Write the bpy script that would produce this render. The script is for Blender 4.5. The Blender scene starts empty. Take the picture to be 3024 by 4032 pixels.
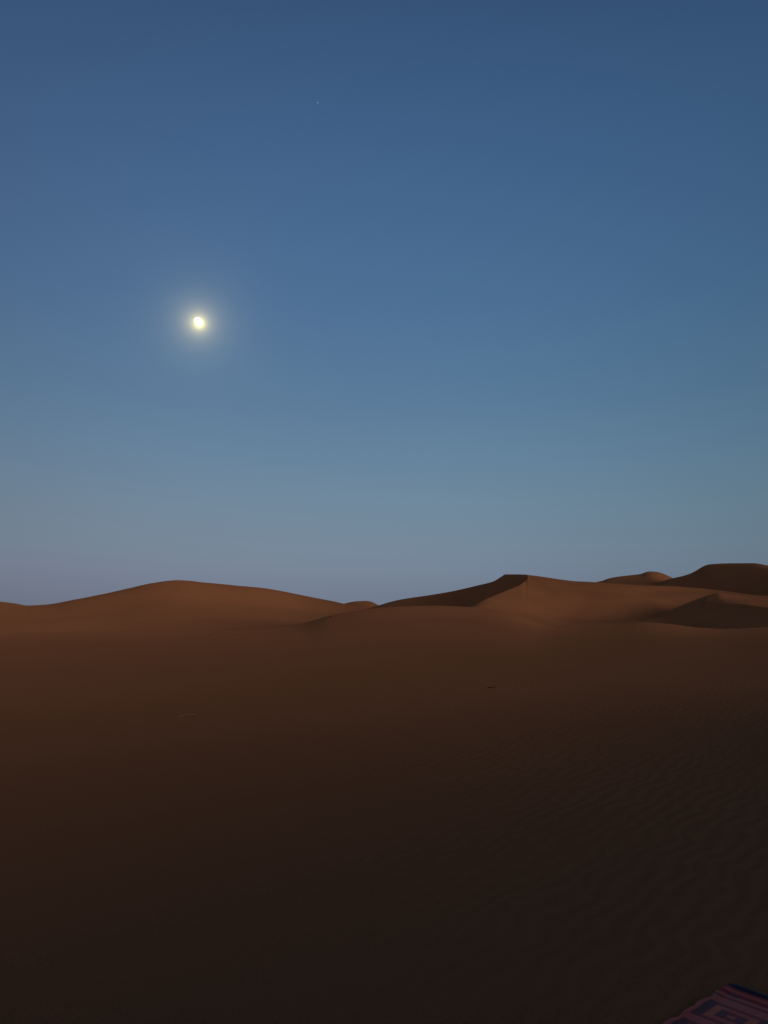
import bpy, math, random
import numpy as np
from mathutils import Vector
R = math.radians
sc = bpy.context.scene
col = sc.collection
random.seed(4)

# ------------------------------------------------------------------ camera
PX_F, CX, CY, HOR = 3030.0, 1512.0, 2016.0, 2420.0      # photo is 3024 x 4032
PITCH = math.atan((HOR - CY) / PX_F)
CAM_H = 1.55
cam = bpy.data.objects.new('camera', bpy.data.cameras.new('camera'))
col.objects.link(cam)
cam.data.sensor_fit = 'VERTICAL'
cam.data.sensor_height = 24.0
cam.data.lens = 24.0 * PX_F / 4032.0
cam.data.clip_start = 0.05
cam.data.clip_end = 200000.0
cam.location = (0, 0, CAM_H)
cam.rotation_euler = (R(90) + PITCH, 0, 0)
sc.camera = cam
cp, sp = math.cos(PITCH), math.sin(PITCH)

def at(x, y, Y):
    """world point seen at photo pixel (x, y) and standing at world depth Y"""
    u = (np.asarray(x, float) - CX) / PX_F; v = (CY - np.asarray(y, float)) / PX_F
    t = Y / (cp - v * sp)
    return u * t, Y + 0 * t, CAM_H + t * (sp + v * cp)
def direction(x, y):
    u = (x - CX) / PX_F; v = (CY - y) / PX_F
    return Vector((u, cp - v * sp, sp + v * cp)).normalized()

# ------------------------------------------------------------------ view
sc.view_settings.view_transform = 'Standard'
sc.view_settings.look = 'None'
sc.view_settings.exposure = 0.0
sc.view_settings.gamma = 1.0

# ------------------------------------------------------------------ world: dusk sky
MOON_DIR = direction(781, 1270)
SUN_AZ, SUN_EL = 125.0, 8.5            # where the after-glow comes from: clockwise from the view direction
def lin(c):
    return tuple(((v/255)/12.92 if v/255 <= .04045 else ((v/255+.055)/1.055)**2.4) for v in c) + (1,)

w = bpy.data.worlds.new('World'); sc.world = w; w.use_nodes = True
nt = w.node_tree; nt.nodes.clear()
N = nt.nodes.new; L = nt.links.new
def math_node(op, a, b=None, clamp=False):
    n = N('ShaderNodeMath'); n.operation = op; n.use_clamp = clamp
    for i, v in enumerate((a, b)):
        if v is None: continue
        if isinstance(v, (int, float)): n.inputs[i].default_value = v
        else: L(v, n.inputs[i])
    return n.outputs[0]
def vdot(a, vec):
    n = N('ShaderNodeVectorMath'); n.operation = 'DOT_PRODUCT'; L(a, n.inputs[0]); n.inputs[1].default_value = vec
    return n.outputs['Value']
def mix(fac, a, b, blend='MIX'):
    n = N('ShaderNodeMix'); n.data_type = 'RGBA'; n.blend_type = blend
    for i, v in ((0, fac), (6, a), (7, b)):
        if isinstance(v, (int, float, tuple)): n.inputs[i].default_value = v
        else: L(v, n.inputs[i])
    return n.outputs[2]
tc = N('ShaderNodeTexCoord')
nv = N('ShaderNodeVectorMath'); nv.operation = 'NORMALIZE'; L(tc.outputs['Generated'], nv.inputs[0])
d = nv.outputs[0]
elev = math_node('ARCSINE', vdot(d, (0, 0, 1)))
ramp = N('ShaderNodeValToRGB')
e0 = math_node('DIVIDE', elev, R(90), True)
L(e0, ramp.inputs[0])
stops = [(0.0, (109, 119, 137)), (1.5, (114, 125, 144)), (3.2, (118, 131, 151)), (5.0, (116, 134, 153)), (8.0, (110, 133, 154)),
         (11.5, (100, 128, 154)), (15.5, (89, 120, 151)), (22.5, (76, 109, 146)), (32.5, (66, 98, 138)), (41, (57, 87, 126)),
         (60, (42, 66, 104)), (90, (34, 54, 90))]
cr = ramp.color_ramp
while len(cr.elements) > 1: cr.elements.remove(cr.elements[-1])
cr.elements[0].position = 0; cr.elements[0].color = lin(stops[0][1])
for e, c in stops[1:]:
    el = cr.elements.new(e / 90); el.color = lin(c)
# vignette put into the sky colour: brighter straight ahead, darker to both sides
fwd = Vector((-0.06, 1.0, 0.28)).normalized()
ang = math_node('ARCCOSINE', vdot(d, tuple(fwd)))
fall = N('ShaderNodeMapRange'); fall.interpolation_type = 'SMOOTHSTEP'
L(ang, fall.inputs[0]); fall.inputs[1].default_value = R(6); fall.inputs[2].default_value = R(52)
fall.inputs[3].default_value = 1.05; fall.inputs[4].default_value = 0.66
sky_col = N('ShaderNodeVectorMath'); sky_col.operation = 'SCALE'
L(ramp.outputs[0], sky_col.inputs[0]); L(fall.outputs[0], sky_col.inputs['Scale'])
# physical sky with the sun just down, adds the natural warm horizon behind the camera
nis = N('ShaderNodeTexSky'); nis.sky_type = 'NISHITA'; nis.sun_disc = False
nis.sun_elevation = R(0.5); nis.sun_rotation = R(SUN_AZ); nis.altitude = 700; nis.dust_density = 1.5; nis.air_density = 1.0
# moon aureole: halo and yellow fringe put into the sky colour
ma = math_node('ARCCOSINE', math_node('MINIMUM', vdot(d, tuple(MOON_DIR)), 0.9999999))
g1 = math_node('MULTIPLY', math_node('EXPONENT', math_node('MULTIPLY', ma, -1 / R(0.42))), 0.62)
g2 = math_node('MULTIPLY', math_node('EXPONENT', math_node('MULTIPLY', ma, -1 / R(1.05))), 0.36)
g3 = math_node('MULTIPLY', math_node('EXPONENT', math_node('MULTIPLY', ma, -1 / R(3.6))), 0.035)
def scl(colr, f):
    n = N('ShaderNodeVectorMath'); n.operation = 'SCALE'; n.inputs[0].default_value = colr; L(f, n.inputs['Scale']); return n.outputs[0]
def add(a, b):
    n = N('ShaderNodeVectorMath'); n.operation = 'ADD'; L(a, n.inputs[0]); L(b, n.inputs[1]); return n.outputs[0]
# twilight arch: warm sky band added behind the camera to fill the shaded faces
tw_az = Vector((math.sin(R(185)), math.cos(R(185)), 0.12)).normalized()
ta = math_node('POWER', math_node('MAXIMUM', vdot(d, tuple(tw_az)), 0.0), 1.6)
te = math_node('EXPONENT', math_node('MULTIPLY', math_node('MAXIMUM', elev, 0.0), -1 / R(17)))
tw = math_node('MULTIPLY', ta, te)
arch = scl((.88, .52, .32), tw)
glow = add(add(scl((1.0, .86, .42), g1), scl((.86, .72, .34), g2)), scl((.5, .62, .5), g3))
ma0 = math_node('ARCCOSINE', math_node('MINIMUM', vdot(d, tuple(direction(786, 1274))), 0.9999999))
g0 = math_node('MULTIPLY', math_node('EXPONENT', math_node('MULTIPLY', ma0, -1 / R(0.17))), 2.6)
glow = add(add(glow, scl((1.0, .80, .12), g0)), arch)
tx = N('ShaderNodeMapRange'); L(vdot(d, (1, 0, 0)), tx.inputs[0]); tx.inputs[1].default_value = -.42; tx.inputs[2].default_value = .42
tint = mix(tx.outputs[0], (1.03, .995, .985, 1), (.90, .995, .985, 1))
sky_t = mix(1.0, sky_col.outputs[0], tint, 'MULTIPLY')
bg = N('ShaderNodeBackground'); bg.inputs['Strength'].default_value = 1.0
L(add(sky_t, glow), bg.inputs['Color'])
bg2 = N('ShaderNodeBackground'); bg2.inputs['Strength'].default_value = 0.006
L(nis.outputs[0], bg2.inputs['Color'])
ads = N('ShaderNodeAddShader'); L(bg.outputs[0], ads.inputs[0]); L(bg2.outputs[0], ads.inputs[1])
wo = N('ShaderNodeOutputWorld'); L(ads.outputs[0], wo.inputs[0])

# ------------------------------------------------------------------ the low after-glow (one soft, warm sun lamp)
sl = bpy.data.lights.new('sun', 'SUN'); sl.energy = 1.75; sl.angle = R(22); sl.color = (1.0, 0.68, 0.58)
so = bpy.data.objects.new('sun', sl); col.objects.link(so)
ldir = Vector((math.sin(R(SUN_AZ)) * math.cos(R(SUN_EL)), math.cos(R(SUN_AZ)) * math.cos(R(SUN_EL)), math.sin(R(SUN_EL))))
so.rotation_euler = (-ldir).to_track_quat('-Z', 'Y').to_euler()
so.location = (60, -40, 60)

# ------------------------------------------------------------------ materials
def new_mat(name):
    m = bpy.data.materials.new(name); m.use_nodes = True
    t = m.node_tree
    return m, t, t.nodes['Principled BSDF']

def sand_material():
    m, t, b = new_mat('sand')
    n = t.nodes.new; l = t.links.new
    geo = n('ShaderNodeNewGeometry')
    pos = geo.outputs['Position']
    # large soft colour patches + fine grain
    n1 = n('ShaderNodeTexNoise'); n1.inputs['Scale'].default_value = 0.035; n1.inputs['Detail'].default_value = 4; l(pos, n1.inputs['Vector'])
    n2 = n('ShaderNodeTexNoise'); n2.inputs['Scale'].default_value = 160.0; n2.inputs['Detail'].default_value = 3; l(pos, n2.inputs['Vector'])
    r1 = n('ShaderNodeValToRGB'); l(n1.outputs['Fac'], r1.inputs[0])
    r1.color_ramp.elements[0].position = .3; r1.color_ramp.elements[0].color = SAND_A
    r1.color_ramp.elements[1].position = .7; r1.color_ramp.elements[1].color = SAND_B
    mx = n('ShaderNodeMix'); mx.data_type = 'RGBA'; mx.blend_type = 'MULTIPLY'; mx.inputs[0].default_value = 1
    gr = n('ShaderNodeMapRange'); l(n2.outputs['Fac'], gr.inputs[0]); gr.inputs[1].default_value = .25; gr.inputs[2].default_value = .75
    gr.inputs[3].default_value = .72; gr.inputs[4].default_value = 1.22
    l(r1.outputs[0], mx.inputs[6]); l(gr.outputs[0], mx.inputs[7])
    l(mx.outputs[2], b.inputs['Base Color'])
    b.inputs['Roughness'].default_value = 1.0
    b.inputs['Specular IOR Level'].default_value = 0.0
    b.inputs['Diffuse Roughness'].default_value = 0.6
    # wind ripples: curved, broken wave crests about 12 cm apart, patchy
    mp = n('ShaderNodeMapping'); mp.inputs['Rotation'].default_value = (0, 0, R(36)); l(pos, mp.inputs['Vector'])
    wv = n('ShaderNodeTexWave'); wv.wave_type = 'BANDS'; wv.bands_direction = 'X'; wv.wave_profile = 'SIN'
    wv.inputs['Scale'].default_value = 2.3; wv.inputs['Distortion'].default_value = 8.0; wv.inputs['Detail'].default_value = 2.5
    wv.inputs['Detail Scale'].default_value = 0.9; wv.inputs['Detail Roughness'].default_value = .55
    l(mp.outputs[0], wv.inputs['Vector'])
    n3 = n('ShaderNodeTexNoise'); n3.inputs['Scale'].default_value = 0.16; n3.inputs['Detail'].default_value = 2; l(pos, n3.inputs['Vector'])
    patch = n('ShaderNodeMapRange'); l(n3.outputs['Fac'], patch.inputs[0]); patch.inputs[1].default_value = .30; patch.inputs[2].default_value = .58
    # the ripples lie on the wind-blown right-hand side of the plain, and fade out to the left
    sepx = n('ShaderNodeSeparateXYZ'); l(pos, sepx.inputs[0])
    side = n('ShaderNodeMapRange'); side.interpolation_type = 'SMOOTHSTEP'; l(sepx.outputs[0], side.inputs[0]); side.inputs[1].default_value = -1.5; side.inputs[2].default_value = 3.0
    side.inputs[3].default_value = .12
    away = n('ShaderNodeMapRange'); away.interpolation_type = 'SMOOTHSTEP'; l(sepx.outputs[1], away.inputs[0]); away.inputs[1].default_value = 9; away.inputs[2].default_value = 34
    away.inputs[3].default_value = 1.0; away.inputs[4].default_value = .12
    sa = n('ShaderNodeMath'); sa.operation = 'MULTIPLY'; l(side.outputs[0], sa.inputs[0]); l(away.outputs[0], sa.inputs[1]); side = sa
    pm = n('ShaderNodeMath'); pm.operation = 'MULTIPLY'; l(patch.outputs[0], pm.inputs[0]); l(side.outputs[0], pm.inputs[1])
    mu = n('ShaderNodeMath'); mu.operation = 'MULTIPLY'; l(wv.outputs['Fac'], mu.inputs[0]); l(pm.outputs[0], mu.inputs[1])
    # colour paler on the ripple crests, darker between, so the ripples show
    rc = n('ShaderNodeMapRange'); l(mu.outputs[0], rc.inputs[0]); rc.inputs[3].default_value = .93; rc.inputs[4].default_value = 1.11
    mx2 = n('ShaderNodeMix'); mx2.data_type = 'RGBA'; mx2.blend_type = 'MULTIPLY'; mx2.inputs[0].default_value = 1
    l(mx.outputs[2], mx2.inputs[6]); l(rc.outputs[0], mx2.inputs[7]); l(mx2.outputs[2], b.inputs['Base Color'])
    n4 = n('ShaderNodeTexNoise'); n4.inputs['Scale'].default_value = 1.1; n4.inputs['Detail'].default_value = 5; l(pos, n4.inputs['Vector'])
    ad = n('ShaderNodeMath'); ad.operation = 'MULTIPLY_ADD'; l(n4.outputs['Fac'], ad.inputs[0]); ad.inputs[1].default_value = .35; l(mu.outputs[0], ad.inputs[2])
    bp = n('ShaderNodeBump'); bp.inputs['Strength'].default_value = 1.0; bp.inputs['Distance'].default_value = RIPPLE
    l(ad.outputs[0], bp.inputs['Height'])
    bp2 = n('ShaderNodeBump'); bp2.inputs['Strength'].default_value = .5; bp2.inputs['Distance'].default_value = 0.0012
    l(n2.outputs['Fac'], bp2.inputs['Height']); l(bp.outputs[0], bp2.inputs['Normal'])
    l(bp2.outputs[0], b.inputs['Normal'])
    return m
SAND_A = (0.232, 0.113, 0.051, 1)
SAND_B = (0.270, 0.132, 0.059, 1)
RIPPLE = 0.009
SAND = sand_material()

# ------------------------------------------------------------------ terrain tools
def pchip_slopes(x, y):
    """monotone slopes; x (n,), y (n, ...)"""
    h = np.diff(x, axis=0); dl = np.diff(y, axis=0) / h
    s = np.zeros_like(y)
    a, b = dl[:-1], dl[1:]
    w1 = 2*h[1:] + h[:-1]; w2 = h[1:] + 2*h[:-1]
    ok = (a * b) > 0
    with np.errstate(divide='ignore', invalid='ignore'):
        hm = (w1 + w2) / (w1/a + w2/b)
    s[1:-1] = np.where(ok, hm, 0)
    s[0] = dl[0]; s[-1] = dl[-1]
    return s
def pchip(x, y, q):
    x = np.asarray(x, float); y = np.asarray(y, float); q = np.clip(q, x[0], x[-1])
    s = pchip_slopes(x, y)
    i = np.clip(np.searchsorted(x, q) - 1, 0, len(x) - 2)
    h = x[i+1] - x[i]; t = (q - x[i]) / h
    return ((1+2*t)*(1-t)**2*y[i] + t*(1-t)**2*h*s[i] + t*t*(3-2*t)*y[i+1] + t*t*(t-1)*h*s[i+1])

class Line:
    """a line on the land, given as photo points and depths: s = X/Y -> depth and height"""
    def __init__(self, pts):
        p = np.array(pts, float)
        X, Y, Z = at(p[:, 0], p[:, 1], p[:, 2])
        self.s = X / Y; self.Y = Y; self.k = (Z - CAM_H) / Y
    def __call__(self, s):
        Y = pchip(self.s, self.Y, s)
        return Y, CAM_H + pchip(self.s, self.k, s) * Y

def pull(v, n, name, faces, mat, smooth=True):
    me = bpy.data.meshes.new(name); me.from_pydata(v, [], faces); me.materials.append(mat)
    me.update()
    if smooth: me.polygons.foreach_set('use_smooth', [True]*len(me.polygons))
    o = bpy.data.objects.new(name, me); col.objects.link(o)
    return o

def radial_profile(Yk, Zk, crease, seg):
    """Yk, Zk: (knots, columns). Cubic between knots; at creases each side keeps its own slope."""
    S = pchip_slopes(Yk, Zk)
    dl = np.diff(Zk, axis=0) / np.diff(Yk, axis=0)
    Ys, Zs = [], []
    for i in range(len(Yk) - 1):
        m0 = dl[i] * crease[i] + S[i] * (1 - crease[i])
        m1 = dl[i] * crease[i+1] + S[i+1] * (1 - crease[i+1])
        h = Yk[i+1] - Yk[i]
        n = seg[i]
        for j in range(n + (i == len(Yk) - 2)):
            t = j / n
            Ys.append(Yk[i] + t*h)
            Zs.append((1+2*t)*(1-t)**2*Zk[i] + t*(1-t)**2*h*m0 + t*t*(3-2*t)*Zk[i+1] + t*t*(t-1)*h*m1)
    return np.array(Ys), np.array(Zs)

_rs = np.random.RandomState(7)
_W = [(_rs.uniform(0, 2*np.pi), _rs.uniform(0, 2*np.pi), lam) for lam in (34, 27, 21, 15, 11.5, 8.5, 6, 4.4, 3.1, 2.3) for _ in range(2)]
def swell(X, Y):
    """gentle irregular undulation of blown sand"""
    z = 0*X
    for a, ph, lam in _W:
        wx = X + 0.18*lam*np.sin(Y*2*np.pi/(lam*3.1) + ph*2)
        z = z + lam*0.00075*np.sin((wx*np.cos(a) + Y*np.sin(a))*2*np.pi/lam + ph)
    return z

def grid_object(name, X, Y, Z, mat, wrap=False, centre=None):
    r, c = X.shape
    v = np.stack([X, Y, Z], -1).reshape(-1, 3)
    i = np.arange(r-1)[:, None]; nc = c if wrap else c-1
    j = np.arange(nc)[None, :]; j1 = (j+1) % c
    q = np.stack(np.broadcast_arrays(i*c+j, i*c+j1, (i+1)*c+j1, (i+1)*c+j), -1).reshape(-1, 4)[:, ::1]
    tri = np.zeros((0, 3), int)
    if centre is not None:
        v = np.vstack([v, centre]); k = len(v)-1
        jj = np.arange(c); tri = np.stack([np.full(c, k), (jj+1) % c, jj], -1)
    me = bpy.data.meshes.new(name)
    me.vertices.add(len(v)); me.vertices.foreach_set('co', v.ravel().astype('f'))
    loops = np.concatenate([q.ravel(), tri.ravel()]).astype('i')
    me.loops.add(len(loops)); me.loops.foreach_set('vertex_index', loops)
    tot = np.concatenate([np.full(len(q), 4), np.full(len(tri), 3)]).astype('i')
    st = np.concatenate([[0], np.cumsum(tot)[:-1]]).astype('i')
    me.polygons.add(len(tot)); me.polygons.foreach_set('loop_start', st); me.polygons.foreach_set('loop_total', tot)
    me.polygons.foreach_set('use_smooth', np.ones(len(tot), bool))
    me.update(calc_edges=True); me.validate()
    me.materials.append(mat)
    # winding: upward normals
    me.update()
    o = bpy.data.objects.new(name, me); col.objects.link(o)
    if me.polygons[len(q)//2].normal.z < 0: me.flip_normals()
    return o

# ------------------------------------------------------------------ the sand sheet: foreground, middle dome and the long left dune
def smooth01(t): t = np.clip(t, 0, 1); return t*t*(3-2*t)

dome = Line([(-600, 2510, 70), (0, 2504, 74), (400, 2499, 78), (760, 2488, 84), (1000, 2473, 87), (1180, 2456, 91), (1300, 2423, 103), (1470, 2398, 117),
             (1650, 2388, 123), (1735, 2386, 122), (1850, 2390, 120), (1930, 2397, 117), (2000, 2410, 113), (2080, 2436, 108), (2140, 2455, 104),
             (2200, 2463, 102), (2260, 2465, 101), (2400, 2459, 101), (2550, 2450, 101), (2640, 2456, 99), (2740, 2470, 96), (2860, 2477, 94),
             (3024, 2472, 92), (3300, 2470, 90), (3800, 2475, 88)])
back = Line([(-600, 2504, 84), (0, 2499, 90), (400, 2492, 96), (760, 2480, 104), (1000, 2464, 114), (1180, 2462, 126), (1300, 2452, 136), (1470, 2446, 142),
             (1650, 2450, 146), (1850, 2455, 146), (2000, 2470, 142), (2140, 2490, 132), (2260, 2492, 128), (2550, 2486, 128), (2740, 2496, 124),
             (3024, 2494, 122), (3800, 2490, 120)])
flank = Line([(-600, 2450, 122), (0, 2440, 128), (400, 2412, 140), (700, 2376, 156), (1000, 2390, 176), (1180, 2406, 190), (1355, 2422, 202), (1480, 2430, 210),
              (1600, 2440, 215), (2000, 2450, 215), (3800, 2450, 215)])
crestA = Line([(-900, 2330, 150), (-500, 2345, 152), (-200, 2352, 156), (0, 2368, 160), (60, 2376, 162), (110, 2384, 164), (180, 2381, 168), (300, 2361, 172), (400, 2341, 175),
               (500, 2319, 178), (600, 2296, 182), (660, 2287, 185), (700, 2284, 187), (740, 2286, 189), (800, 2293, 193), (900, 2303, 200),
               (1000, 2311.5, 207), (1050, 2317, 211), (1100, 2326, 215), (1180, 2342, 222), (1250, 2356, 228), (1310, 2367, 233), (1355, 2377, 237),
               (1420, 2392, 242), (1500, 2412, 250), (1700, 2430, 260), (2000, 2440, 260), (3800, 2440, 260)])
front_th = np.linspace(R(-34), R(34), 1250)
rest_th = np.linspace(R(34), R(326), 260)[1:-1]
th = np.concatenate([front_th, rest_th])
tha = (th + np.pi) % (2*np.pi) - np.pi           # -180..180, clockwise from +Y
s = np.tan(np.clip(tha, R(-34), R(34)))
cs = np.cos(np.clip(tha, R(-34), R(34)))
out = smooth01((np.abs(tha) - R(34)) / R(30))    # 0 in view, 1 round the back
one = np.ones_like(s)
def blend(a, b): return a*(1-out) + b*out
# knots as radius r and height z
ks = []
def front(Y, z, rb, zb): ks.append((blend(Y/cs, rb*one), blend(z, zb)))
# unseen dune round the back of the camera, added to shade the foreground
hb = lambda a0, w_: np.exp(-((np.abs((tha - a0 + np.pi) % (2*np.pi) - np.pi)) / w_)**2)
BD = 4.9*hb(R(120), R(72)) + 3.6*hb(R(-150), R(58))
front(0.6*one, 0*one, 0.6, 0*one)
front(5.0*one, 0.0*one, 5.0, 0.10*BD)
front(14*one, -0.02*one, 14, 1.0*BD)
Yd, Zd = dome(s)
front(30*one, -0.10 + (Zd+0.1)*0.05, 25, BD*1.15)
front(60*one - 6, -0.06 + (Zd+0.06)*0.30, 52, BD*2.1)
front(Yd, Zd, 110, 0.0*one)
Yb, Zb = back(s); front(Yb, Zb, 150, 1.0*one)
Yf, Zf = flank(s); front(Yf, Zf, 210, 3.0*one)
Yc, Zc = crestA(s); front(Yc, Zc, 260, 7.0 + 3*np.sin(3*tha))
front(Yc + 45, Zc - 0.55*(Zc + 1.0), 330, 1.0*one)
front(Yc + 110, -2.0*one, 420, -2.0*one)
front(900*one, -4.0*one, 900, -4.0*one)
front(9000*one, -70.0*one, 9000, -70.0*one)
Yk = np.array([k[0] for k in ks]); Zk = np.array([k[1] for k in ks])
crease = [0]*len(ks)
seg = [8, 26, 30, 34, 36, 22, 18, 26, 22, 16, 10, 8]
Rr, Zr = radial_profile(Yk, Zk, crease, seg)
X = Rr*np.sin(tha); Y = Rr*np.cos(tha)
amp = smooth01(Rr/9.0) * (1 - smooth01((Rr-150)/300))
Zr = Zr + swell(X, Y)*amp
ground = grid_object('sand_ground', X, Y, Zr, SAND, wrap=True, centre=[0, 0, 0])
ground['kind'] = 'structure'

# ------------------------------------------------------------------ separate dunes
def dune(name, lines, creases, seg, x0, x1, ncol=500, swell_amp=0.5, smooth_from=None, skyline=None):
    """lines: near to far. The land outside [x0, x1] is not needed; both ends sink below the sheet."""
    sx = np.linspace(x0, x1, ncol)
    ss = (sx - CX) / PX_F / (cp - (CY-2350)/PX_F*sp)
    K = [ln(ss) for ln in lines]
    Yk = np.array([k[0] for k in K]); Zk = np.array([k[1] for k in K])
    for i in range(1, len(Yk)): Yk[i] = np.maximum(Yk[i], Yk[i-1] + 0.4)
    if smooth_from:                      # even out the lie of the slopes across the columns, leaving the sky line alone
        g = np.exp(-0.5*(np.arange(-45, 46)/15.0)**2); g /= g.sum()
        wt = smooth01((sx - smooth_from)/22)
        for i in range(len(Yk)):
            if i == skyline: continue
            for A in (Yk, Zk):
                sm = np.convolve(np.pad(A[i], 45, mode='edge'), g, mode='valid')
                A[i] = A[i]*(1-wt) + sm*wt
    edge = smooth01((sx-x0)/60) * smooth01((x1-sx)/60)
    creases = [c(sx) if callable(c) else c for c in creases]
    Rr, Zr = radial_profile(Yk, Zk, creases, seg)
    X = Rr*ss; Y = Rr
    Zr = Zr + swell(X*0.8+91, Y*0.8+17)*swell_amp
    Zr = Zr*edge + (1-edge)*(-4.5)
    o = grid_object(name, X, Y, Zr, SAND)
    o['kind'] = 'structure'
    return o
def low(x0, x1, Y0, Y1, z=-3.0):
    """a buried line at height z"""
    ys = lambda Yv: HOR + (CAM_H - z)/Yv*PX_F
    return Line([(x0, ys(Y0), Y0), ((x0+x1)/2, ys((Y0+Y1)/2), (Y0+Y1)/2), (x1, ys(Y1), Y1)])

# crescent dune with the shaded slip face, and its long right shoulder
S = Line([(1380, 2418, 300), (1440, 2400, 297), (1475, 2388, 295), (1500, 2381, 293), (1540, 2369, 291), (1580, 2360, 289), (1680, 2345, 283), (1780, 2328, 277),
          (1880, 2305, 271), (1945, 2288, 267), (1970, 2273, 265), (1992, 2261, 263), (2030, 2261, 255), (2062, 2262, 240), (2080, 2264, 233), (2120, 2269, 233),
          (2200, 2281, 236), (2270, 2289, 239), (2320, 2291, 241), (2400, 2296, 243), (2500, 2303, 245), (2642, 2308, 248), (2702, 2312, 250),
          (2765, 2317, 251), (2806, 2322, 252), (2857, 2328, 252), (2930, 2338, 252), (2999, 2346, 252), (3060, 2344, 252), (3200, 2330, 254), (3400, 2325, 260), (3900, 2345, 264)])
RIDGE = Line([(1380, 2440, 190), (1600, 2430, 180), (1780, 2412, 165), (1850, 2391, 150), (1880, 2376, 155), (1920, 2356, 164), (1980, 2331, 180), (2030, 2311, 197),
              (2055, 2298, 207), (2070, 2286, 217.5), (2080, 2275, 224), (2088, 2275, 225), (2110, 2288, 220.5), (2150, 2309, 212), (2215, 2334, 204), (2320, 2354, 206), (2440, 2354, 212), (2576, 2352, 224),
              (2702, 2346, 230), (2857, 2344, 232), (3100, 2355, 232), (3900, 2380, 235)])
HOL = Line([(1380, 2420, 282), (1475, 2407, 279), (1600, 2404, 273), (1780, 2400, 259), (1880, 2395, 246), (1945, 2383, 233), (1992, 2363, 221), (2030, 2332, 212),
            (2055, 2300, 210), (2070, 2285, 220), (2080, 2270, 228.5), (2088, 2271, 229), (2110, 2278, 226), (2140, 2291, 220), (2200, 2306, 218), (2320, 2322, 221), (2440, 2326, 227), (2576, 2330, 237),
            (2702, 2330, 241), (2857, 2336, 243), (3100, 2350, 243), (3900, 2365, 250)])
BOWL = Line([(1380, 2440, 150), (1600, 2432, 146), (1780, 2418, 141), (1850, 2402, 138), (1920, 2399, 143), (1980, 2399, 149), (2060, 2403, 158), (2140, 2417, 167), (2240, 2438, 181), (2340, 2443, 184),
             (2440, 2441, 189), (2576, 2432, 196), (2640, 2424, 206), (2702, 2402, 212), (2780, 2382, 215), (2857, 2374, 218), (3100, 2390, 215), (3900, 2410, 215)])
BASE = Line([(1380, 2480, 124), (1700, 2470, 124), (1950, 2462, 126), (2100, 2466, 130), (2260, 2474, 134), (2500, 2468, 140), (2702, 2475, 150), (3100, 2478, 150), (3900, 2470, 150)])
c_px = lambda a, b: (lambda sx: 1 - smooth01((sx - a)/(b - a)))          # crease that opens out into a soft slope
dune('sand_dune', [low(1380, 3900, 112, 118, -3), BASE, BOWL, RIDGE, HOL, S, low(1380, 3900, 325, 330, 2), low(1380, 3900, 400, 420, -8)],
     [0, 0, 0, c_px(2076, 2330), 0, c_px(2200, 2500), 0, 0], [8, 20, 34, 30, 30, 14, 8], 1380, 3800, 1500, smooth_from=2078, skyline=5)

# small crescent in front of it on the right
TOE = Line([(2450, 2470, 160), (2576, 2466, 160), (2680, 2474, 148), (2781, 2479, 133), (2900, 2481, 118), (3024, 2483, 105), (3300, 2488, 80), (3900, 2490, 56)])
FOOT = Line([(2450, 2450, 186), (2576, 2433, 188), (2680, 2424, 175), (2781, 2413, 161), (2900, 2417, 144), (3024, 2431, 127), (3300, 2462, 94), (3900, 2480, 65)])
FC = Line([(2450, 2480, 190), (2540, 2455, 190), (2585, 2436, 190), (2640, 2420, 189), (2720, 2396, 186), (2765, 2382, 184), (2781, 2372, 182), (2790, 2373.5, 179), (2803, 2375.5, 175), (2873, 2377.5, 160),
           (2942, 2383, 146), (2986, 2389.5, 138), (3024, 2393.5, 132), (3300, 2425, 100), (3900, 2470, 72)])
FH = Line([(2450, 2478, 193), (2540, 2452, 193), (2585, 2431, 193), (2640, 2414, 192), (2720, 2385, 189), (2765, 2370, 187), (2781, 2364, 184), (2790, 2358, 186), (2803, 2351, 189), (2830, 2336.5, 197),
           (2873, 2349, 190), (2942, 2360, 182), (3024, 2371, 172), (3300, 2400, 150), (3900, 2450, 140)])
FW = Line([(2450, 2475, 197), (2540, 2449, 198), (2585, 2424, 199), (2633, 2407, 200), (2683, 2385, 200), (2740, 2361, 201), (2797, 2342, 201), (2828, 2335, 200), (2873, 2338, 203), (2942, 2350, 203),
           (3024, 2358, 200), (3300, 2380, 180), (3900, 2440, 170)])
dune('sand_dune', [low(2450, 3900, 130, 38, -4), TOE, FOOT, FC, FH, FW, low(2450, 3900, 260, 240, -6)],
     [0, 0, .3, 1, .8, .8, 0], [6, 20, 26, 14, 12, 12], 2450, 3800, 1000, swell_amp=.3)

# far dunes
SB = Line([(1280, 2405, 340), (1330, 2386, 342), (1355, 2377, 344), (1385, 2370, 346), (1410, 2367, 347), (1440, 2366, 349), (1460, 2369, 350), (1475, 2375, 351), (1490, 2383, 352), (1520, 2400, 354), (1600, 2430, 356)])
dune('sand_dune', [low(1280, 1600, 270, 285, -5), SB, low(1280, 1600, 420, 430, -6)], [0, 0, 0], [24, 16], 1250, 1620, 240, swell_amp=.4)
SD = Line([(2200, 2330, 420), (2300, 2305, 422), (2350, 2291, 424), (2370, 2287, 425), (2395, 2278, 427), (2430, 2271, 430), (2480, 2265, 434), (2522, 2260, 438), (2550, 2251, 440), (2560, 2250, 440), (2580, 2251, 442),
           (2610, 2258, 446), (2640, 2271, 452), (2660, 2281, 458), (2700, 2300, 462), (2800, 2330, 468)])
FD = Line([(2200, 2380, 380), (2400, 2330, 382), (2522, 2300, 386), (2560, 2296, 388), (2610, 2285, 415), (2640, 2290, 425), (2700, 2320, 430), (2800, 2360, 430)])
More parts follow.
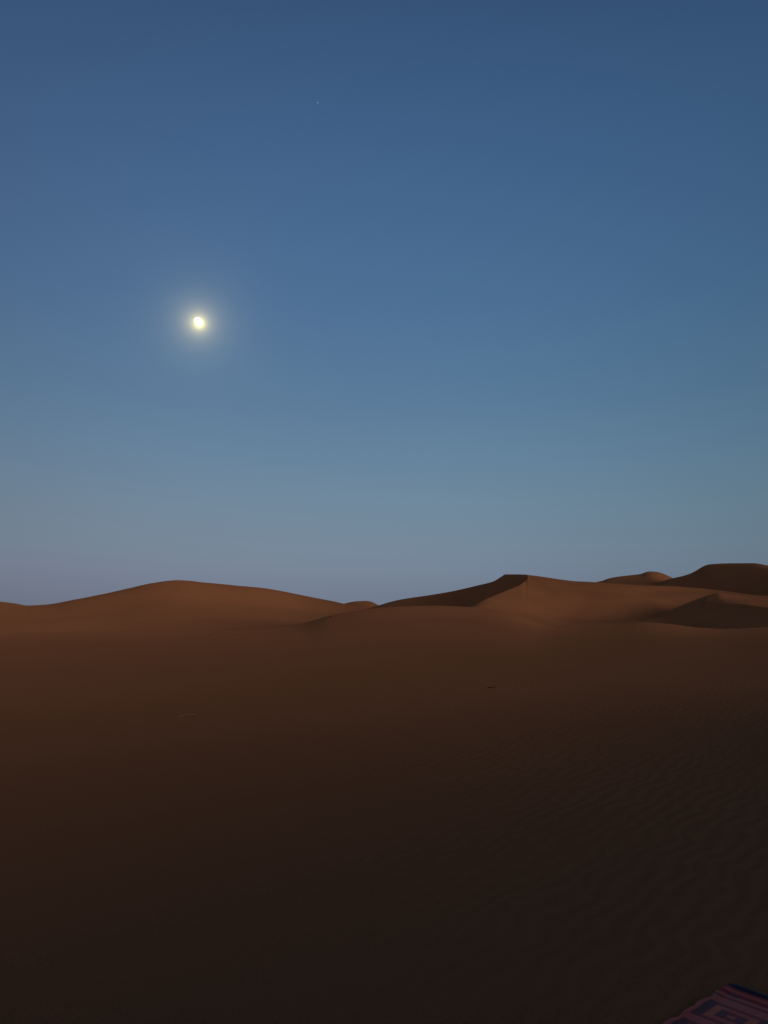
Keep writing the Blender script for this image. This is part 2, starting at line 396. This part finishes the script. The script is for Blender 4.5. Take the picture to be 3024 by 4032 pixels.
dune('sand_dune', [low(2200, 2800, 300, 320, -5), FD, SD, low(2200, 2800, 560, 580, -6)], [0, .4, .5, 0], [18, 18, 14], 2180, 2820, 420, swell_amp=.4)
SE = Line([(2400, 2350, 420), (2500, 2322, 412), (2563, 2302, 405), (2648, 2277, 394), (2690, 2267, 389), (2718, 2258, 386), (2740, 2247, 383), (2758, 2236, 380), (2775, 2227, 377), (2800, 2221, 374),
           (2880, 2217.5, 360), (2964, 2217, 343), (2993, 2220, 336), (3024, 2226, 328), (3080, 2231, 312), (3200, 2236, 282), (3500, 2260, 240), (3900, 2300, 220)])
FE = Line([(2400, 2400, 400), (2563, 2360, 372), (2718, 2330, 342), (2800, 2318, 326), (2964, 2306, 293), (3080, 2305, 266), (3200, 2308, 242), (3500, 2320, 210), (3900, 2360, 190)])
dune('sand_dune', [low(2400, 3900, 320, 160, -5), FE, SE, low(2400, 3900, 540, 440, -6)], [0, 0, .5, 0], [18, 30, 16], 2400, 3800, 700, swell_amp=.5)

# ------------------------------------------------------------------ things
def tag(o, label, cat, group=None):
    o['label'] = label; o['category'] = cat
    if group: o['group'] = group
    return o

def sphere_mesh(name, rad, seg=48, rings=32, fn=None):
    v = []; f = []
    for i in range(rings+1):
        p = math.pi*i/rings
        for j in range(seg):
            a = 2*math.pi*j/seg
            q = Vector((math.sin(p)*math.cos(a), math.sin(p)*math.sin(a), math.cos(p)))
            if fn: q = fn(q)
            v.append(q*rad)
    for i in range(rings):
        for j in range(seg):
            f.append((i*seg+j, (i+1)*seg+j, (i+1)*seg+(j+1) % seg, i*seg+(j+1) % seg))
    me = bpy.data.meshes.new(name); me.from_pydata(v, [], f); me.validate(); me.update()
    me.polygons.foreach_set('use_smooth', [True]*len(me.polygons))
    return me
# moon: sunlit part of the ball, gibbous, terminator at the lower left
DM = 60000.0
mm, t, b = new_mat('moonlight')
t.nodes.remove(b)
em = t.nodes.new('ShaderNodeEmission'); lw = t.nodes.new('ShaderNodeLayerWeight'); lw.inputs['Blend'].default_value = .5
rp = t.nodes.new('ShaderNodeValToRGB'); t.links.new(lw.outputs['Facing'], rp.inputs[0])
rp.color_ramp.elements[0].position = .30; rp.color_ramp.elements[0].color = (1, .98, .86, 1)
rp.color_ramp.elements[1].position = .85; rp.color_ramp.elements[1].color = (.42, .34, .13, 1)
em.inputs['Strength'].default_value = 2.6
t.links.new(rp.outputs[0], em.inputs['Color']); t.links.new(em.outputs[0], t.nodes['Material Output'].inputs[0])
mdir = direction(779, 1269)
right = Vector((1, 0, 0)); upv = right.cross(mdir).normalized(); right = mdir.cross(upv).normalized()
term = (right*-.80 + upv*-.60).normalized()
def gib(q):
    a = q.dot(term)
    return q - term*a*0.42 if a > 0 else q
me = sphere_mesh('moon', DM*math.tan(R(0.35)), fn=gib); me.materials.append(mm)
moon = bpy.data.objects.new('moon', me); col.objects.link(moon); moon.location = mdir*DM + Vector((0, 0, CAM_H))
tag(moon, 'bright yellowish white gibbous moon in the blue dusk sky', 'moon')
# the one star
ms, t, b = new_mat('starlight'); t.nodes.remove(b)
em = t.nodes.new('ShaderNodeEmission'); em.inputs['Color'].default_value = (.75, .88, 1, 1); em.inputs['Strength'].default_value = 1.2
t.links.new(em.outputs[0], t.nodes['Material Output'].inputs[0])
me = sphere_mesh('star', DM*1.1*1.0/PX_F, 12, 8); me.materials.append(ms)
star = bpy.data.objects.new('star', me); col.objects.link(star); star.location = direction(1251, 405)*DM*1.1
tag(star, 'tiny pale blue star high in the sky above the moon', 'star')

# ground height under a photo pixel, by ray cast against the sand sheet
bpy.context.view_layer.update()
from mathutils.bvhtree import BVHTree
bv = BVHTree.FromObject(ground, bpy.context.evaluated_depsgraph_get())
def hit(x, y):
    h = bv.ray_cast(Vector((0, 0, CAM_H)), direction(x, y)); return h[0], h[1]
def ground_z(x, y):
    h = bv.ray_cast(Vector((x, y, 50)), Vector((0, 0, -1))); return h[0].z

def stem_mesh(name, paths, mat):
    """tapering bent stems, one mesh"""
    v = []; f = []; n = 6
    for pts, r0, r1 in paths:
        base = len(v)
        for i, p in enumerate(pts):
            tdir = (pts[min(i+1, len(pts)-1)] - pts[max(i-1, 0)]).normalized()
            a = tdir.cross(Vector((0.1, 0.2, 1))).normalized(); bb = tdir.cross(a)
            rr = r0 + (r1-r0)*i/(len(pts)-1)
            for k in range(n):
                an = 2*math.pi*k/n
                v.append(p + (a*math.cos(an) + bb*math.sin(an))*rr)
        for i in range(len(pts)-1):
            for k in range(n):
                f.append((base+i*n+k, base+i*n+(k+1) % n, base+(i+1)*n+(k+1) % n, base+(i+1)*n+k))
        f.append(tuple(base+k for k in range(n))[::-1]); f.append(tuple(base+(len(pts)-1)*n+k for k in range(n)))
    o = pull(v, None, name, f, mat); return o

def plain(name, c, rough=.9, noise=0.0, scale=80):
    m, t, b = new_mat(name)
    nn = t.nodes.new('ShaderNodeTexNoise'); nn.inputs['Scale'].default_value = scale; nn.inputs['Detail'].default_value = 4
    geo = t.nodes.new('ShaderNodeNewGeometry'); t.links.new(geo.outputs['Position'], nn.inputs['Vector'])
    r = t.nodes.new('ShaderNodeValToRGB'); t.links.new(nn.outputs['Fac'], r.inputs[0])
    r.color_ramp.elements[0].position = .3; r.color_ramp.elements[1].position = .7
    r.color_ramp.elements[0].color = tuple(x*(1-noise) for x in c)+(1,); r.color_ramp.elements[1].color = tuple(min(1, x*(1+noise)) for x in c)+(1,)
    t.links.new(r.outputs[0], b.inputs['Base Color']); b.inputs['Roughness'].default_value = rough
    return m
M_STRAW = plain('dry_straw', (.26, .19, .13), noise=.25)
M_TWIG = plain('dark_twig', (.045, .03, .022), noise=.3)

def lying_stick(name, pix, rad, mat, arch=.012, twig=True):
    pts = []
    for i, (x, y) in enumerate(pix):
        p, _ = hit(x, y)
        k = i/(len(pix)-1)
        pts.append(Vector((p.x, p.y, ground_z(p.x, p.y) + rad*.6 + arch*math.sin(math.pi*k))))
    fine = []
    for i in range(len(pts)-1):
        for k in range(3): fine.append(pts[i].lerp(pts[i+1], k/3))
    fine.append(pts[-1])
    paths = [(fine, rad, rad*.45)]
    if twig:
        q = fine[len(fine)//2]; dv = (fine[-1]-fine[0])*.2
        paths.append(([q, q + dv + Vector((0, .03, .004)), q + dv*1.7 + Vector((0, .07, -.004))], rad*.55, rad*.3))
    return stem_mesh(name, paths, mat)
tag(lying_stick('dry_stalk', [(702, 2824), (716, 2821), (732, 2819), (750, 2818), (768, 2818), (781, 2820)], .009, M_STRAW),
    'pale bent dry stalk lying on the dark sand left of centre', 'stick')
tag(lying_stick('dark_twig', [(1921, 2708), (1932, 2710), (1942, 2708), (1952, 2708)], .009, M_TWIG),
    'short dark twig lying on the sand right of centre', 'stick')
tag(lying_stick('dry_stalk', [(842, 2509), (852, 2508), (864, 2508)], .016, M_STRAW, twig=False),
    'faint pale stalk lying at the foot of the long left dune', 'stick')
# dark grass tuft on the rim of the middle dome
p, _ = hit(1300, 2432)
blades = []
for i in range(26):
    a = random.uniform(0, 6.283); ln = random.uniform(.18, .34); tilt = random.uniform(.15, .9)
    b0 = Vector((p.x + random.gauss(0, .06), p.y + random.gauss(0, .05), ground_z(p.x, p.y) - .01))
    dv = Vector((math.cos(a)*tilt, math.sin(a)*tilt, 1)).normalized()
    blades.append(([b0, b0+dv*ln*.55, b0+dv*ln*.85 + Vector((math.cos(a), math.sin(a), -.2))*ln*.2], .006, .002))
tag(stem_mesh('grass_tuft', blades, M_TWIG), 'tiny dark tuft of dry grass on the rim of the middle dome', 'grass tuft')

# ------------------------------------------------------------------ rug in the lower right corner
rug = bpy.data.objects.new('woven_rug', None); col.objects.link(rug)
tag(rug, 'dark red woven rug with navy and orange stepped pattern in the lower right corner', 'rug')
c0, _ = hit(2866, 3908)            # far left corner of the rug
cr_, _ = hit(3060, 3972)           # a point on its far edge
cl_, _ = hit(2624, 4048)           # a point on its left edge
eu = (cr_ - c0); eu.z = 0; eu.normalize()
ev = (cl_ - c0); ev.z = 0; ev.normalize()
rug.location = (c0.x, c0.y, 0)
UL, VL = 1.15, 1.55
CELL = 0.0045
nu, nv_ = int(UL/CELL), int(VL/CELL)
LIGHT_, DARK_, NAVY, ORANGE = (.54, .088, .056), (.25, .018, .020), (.12, .028, .034), (.60, .115, .045)
def rug_col(u, v):
    """u along the far edge, v away from it towards the camera; stripes run along u"""
    P, PU = 0.024, 0.034                          # width of one woven stripe along and across
    if v > 0.138:                                 # nested keys: red/rose stripes turning into navy and orange uprights
        mv = (v - 0.141) % 0.216 - 0.108; mu = (u + 0.016) % 0.306 - 0.153
        kv, ku = abs(mv)/P, abs(mu)/PU
        k = min(int(max(kv, ku) + .5), 4)
        if ku > kv: return (LIGHT_, NAVY, ORANGE, NAVY, LIGHT_)[k]
        return DARK_ if k % 2 else LIGHT_
    if 0.050 < v < 0.074 and 0.035 < (u % .20) < .085: return NAVY
    return DARK_ if int(math.floor((v - .018)/P)) % 2 else LIGHT_
def rug_z(u, v):
    x = c0.x + eu.x*u + ev.x*v; y = c0.y + eu.y*u + ev.y*v
    z = ground_z(x, y) + 0.012
    z += 0.006*math.sin(u*9+1.3) * math.sin(v*7+.4) + 0.006
    z += 0.010*math.exp(-((v)/.05)**2)*(0.6+0.4*math.sin(u*14))
    return x, y, z
coarse_u = np.linspace(0, 1, nu+1)
verts = []
Zc_ = {}
step = 8
# heights on a coarse lattice, then bilinear
gu = list(range(0, nu+step+1, step)); gv = list(range(0, nv_+step+1, step))
zz = np.array([[ground_z(c0.x+eu.x*i*CELL+ev.x*j*CELL, c0.y+eu.y*i*CELL+ev.y*j*CELL) for i in gu] for j in gv])
def zg(i, j):
    a, b_ = i/step, j/step; ia, jb = int(a), int(b_); fa, fb = a-ia, b_-jb
    ia = min(ia, zz.shape[1]-2); jb = min(jb, zz.shape[0]-2)
    return (zz[jb, ia]*(1-fa)+zz[jb, ia+1]*fa)*(1-fb) + (zz[jb+1, ia]*(1-fa)+zz[jb+1, ia+1]*fa)*fb
def scallop(v):
    return 0.010*abs(math.sin(math.pi*(v-.02)/0.125)) - 0.006 + 0.003*math.sin(v*31)
cols = []
TH = 0.008
for lay in (0, 1):
    for j in range(nv_+1):
        v_ = j*CELL
        for i in range(nu+1):
            u_ = i*CELL
            edge = math.exp(-u_/.03)
            uu = u_ - scallop(v_)*edge
            vv = v_ + 0.010*math.sin(u_*8.0+.6)*math.exp(-v_/.06)
            z = zg(i, j) + 0.004 + 0.005*(1+math.sin(u_*9+1.3)*math.sin(v_*7+.4)) + 0.010*math.exp(-(v_/.04)**2) + .006*math.exp(-(u_/.03)**2)
            z += (0.0007*((i % 2) ^ (j % 2)) + TH) if lay == 0 else 0
            verts.append((eu.x*uu+ev.x*vv, eu.y*uu+ev.y*vv, z))
W_ = nu+1; OFF = W_*(nv_+1)
faces = []; fcol = []
for j in range(nv_):
    for i in range(nu):
        a = j*W_+i
        faces.append((a, a+1, a+W_+1, a+W_)); 
        c = rug_col((i+.5)*CELL, (j+.5)*CELL); k = random.uniform(.82, 1.18)
        fcol.append(tuple(min(1, q*k) for q in c))
for (rng, fn) in ((range(nu), lambda i: (i, i+1, OFF+i+1, OFF+i)), (range(nu), lambda i: (nv_*W_+i, nv_*W_+i+1, OFF+nv_*W_+i+1, OFF+nv_*W_+i)),
                  (range(nv_), lambda j: (j*W_, (j+1)*W_, OFF+(j+1)*W_, OFF+j*W_)), (range(nv_), lambda j: (j*W_+nu, (j+1)*W_+nu, OFF+(j+1)*W_+nu, OFF+j*W_+nu))):
    for i in rng: faces.append(fn(i)); fcol.append(LIGHT_)
used = verts
me = bpy.data.meshes.new('weave'); me.from_pydata(used, [], faces); me.update()
ca = me.color_attributes.new('yarn', 'FLOAT_COLOR', 'CORNER')
arr = np.ones((len(me.loops), 4), 'f')
cc = np.array(fcol, 'f')
arr[:, :3] = np.repeat(cc, 4, axis=0)
ca.data.foreach_set('color', arr.ravel())
mr, t, b = new_mat('rug_yarn')
at_ = t.nodes.new('ShaderNodeAttribute'); at_.attribute_name = 'yarn'
t.links.new(at_.outputs['Color'], b.inputs['Base Color']); b.inputs['Roughness'].default_value = 1.0; b.inputs['Specular IOR Level'].default_value = .05
b.inputs['Sheen Weight'].default_value = .3
me.materials.append(mr)
weave = bpy.data.objects.new('weave', me); col.objects.link(weave); weave.parent = rug
# raised navy band along the far edge
M_NAVY = plain('navy_band', (.016, .018, .038), noise=.3, scale=200)
pts = []
for i in range(60):
    u_ = 0.004 + i*(UL-.01)/59
    vv = -0.012 + 0.010*math.sin(u_*8.0+.6)
    x = eu.x*u_+ev.x*vv; y = eu.y*u_+ev.y*vv
    pts.append(Vector((x, y, ground_z(c0.x+x, c0.y+y) + .018 + .003*math.sin(u_*25))))
edge_band = stem_mesh('edge_band', [(pts, .020, .021)], M_NAVY); edge_band.parent = rug
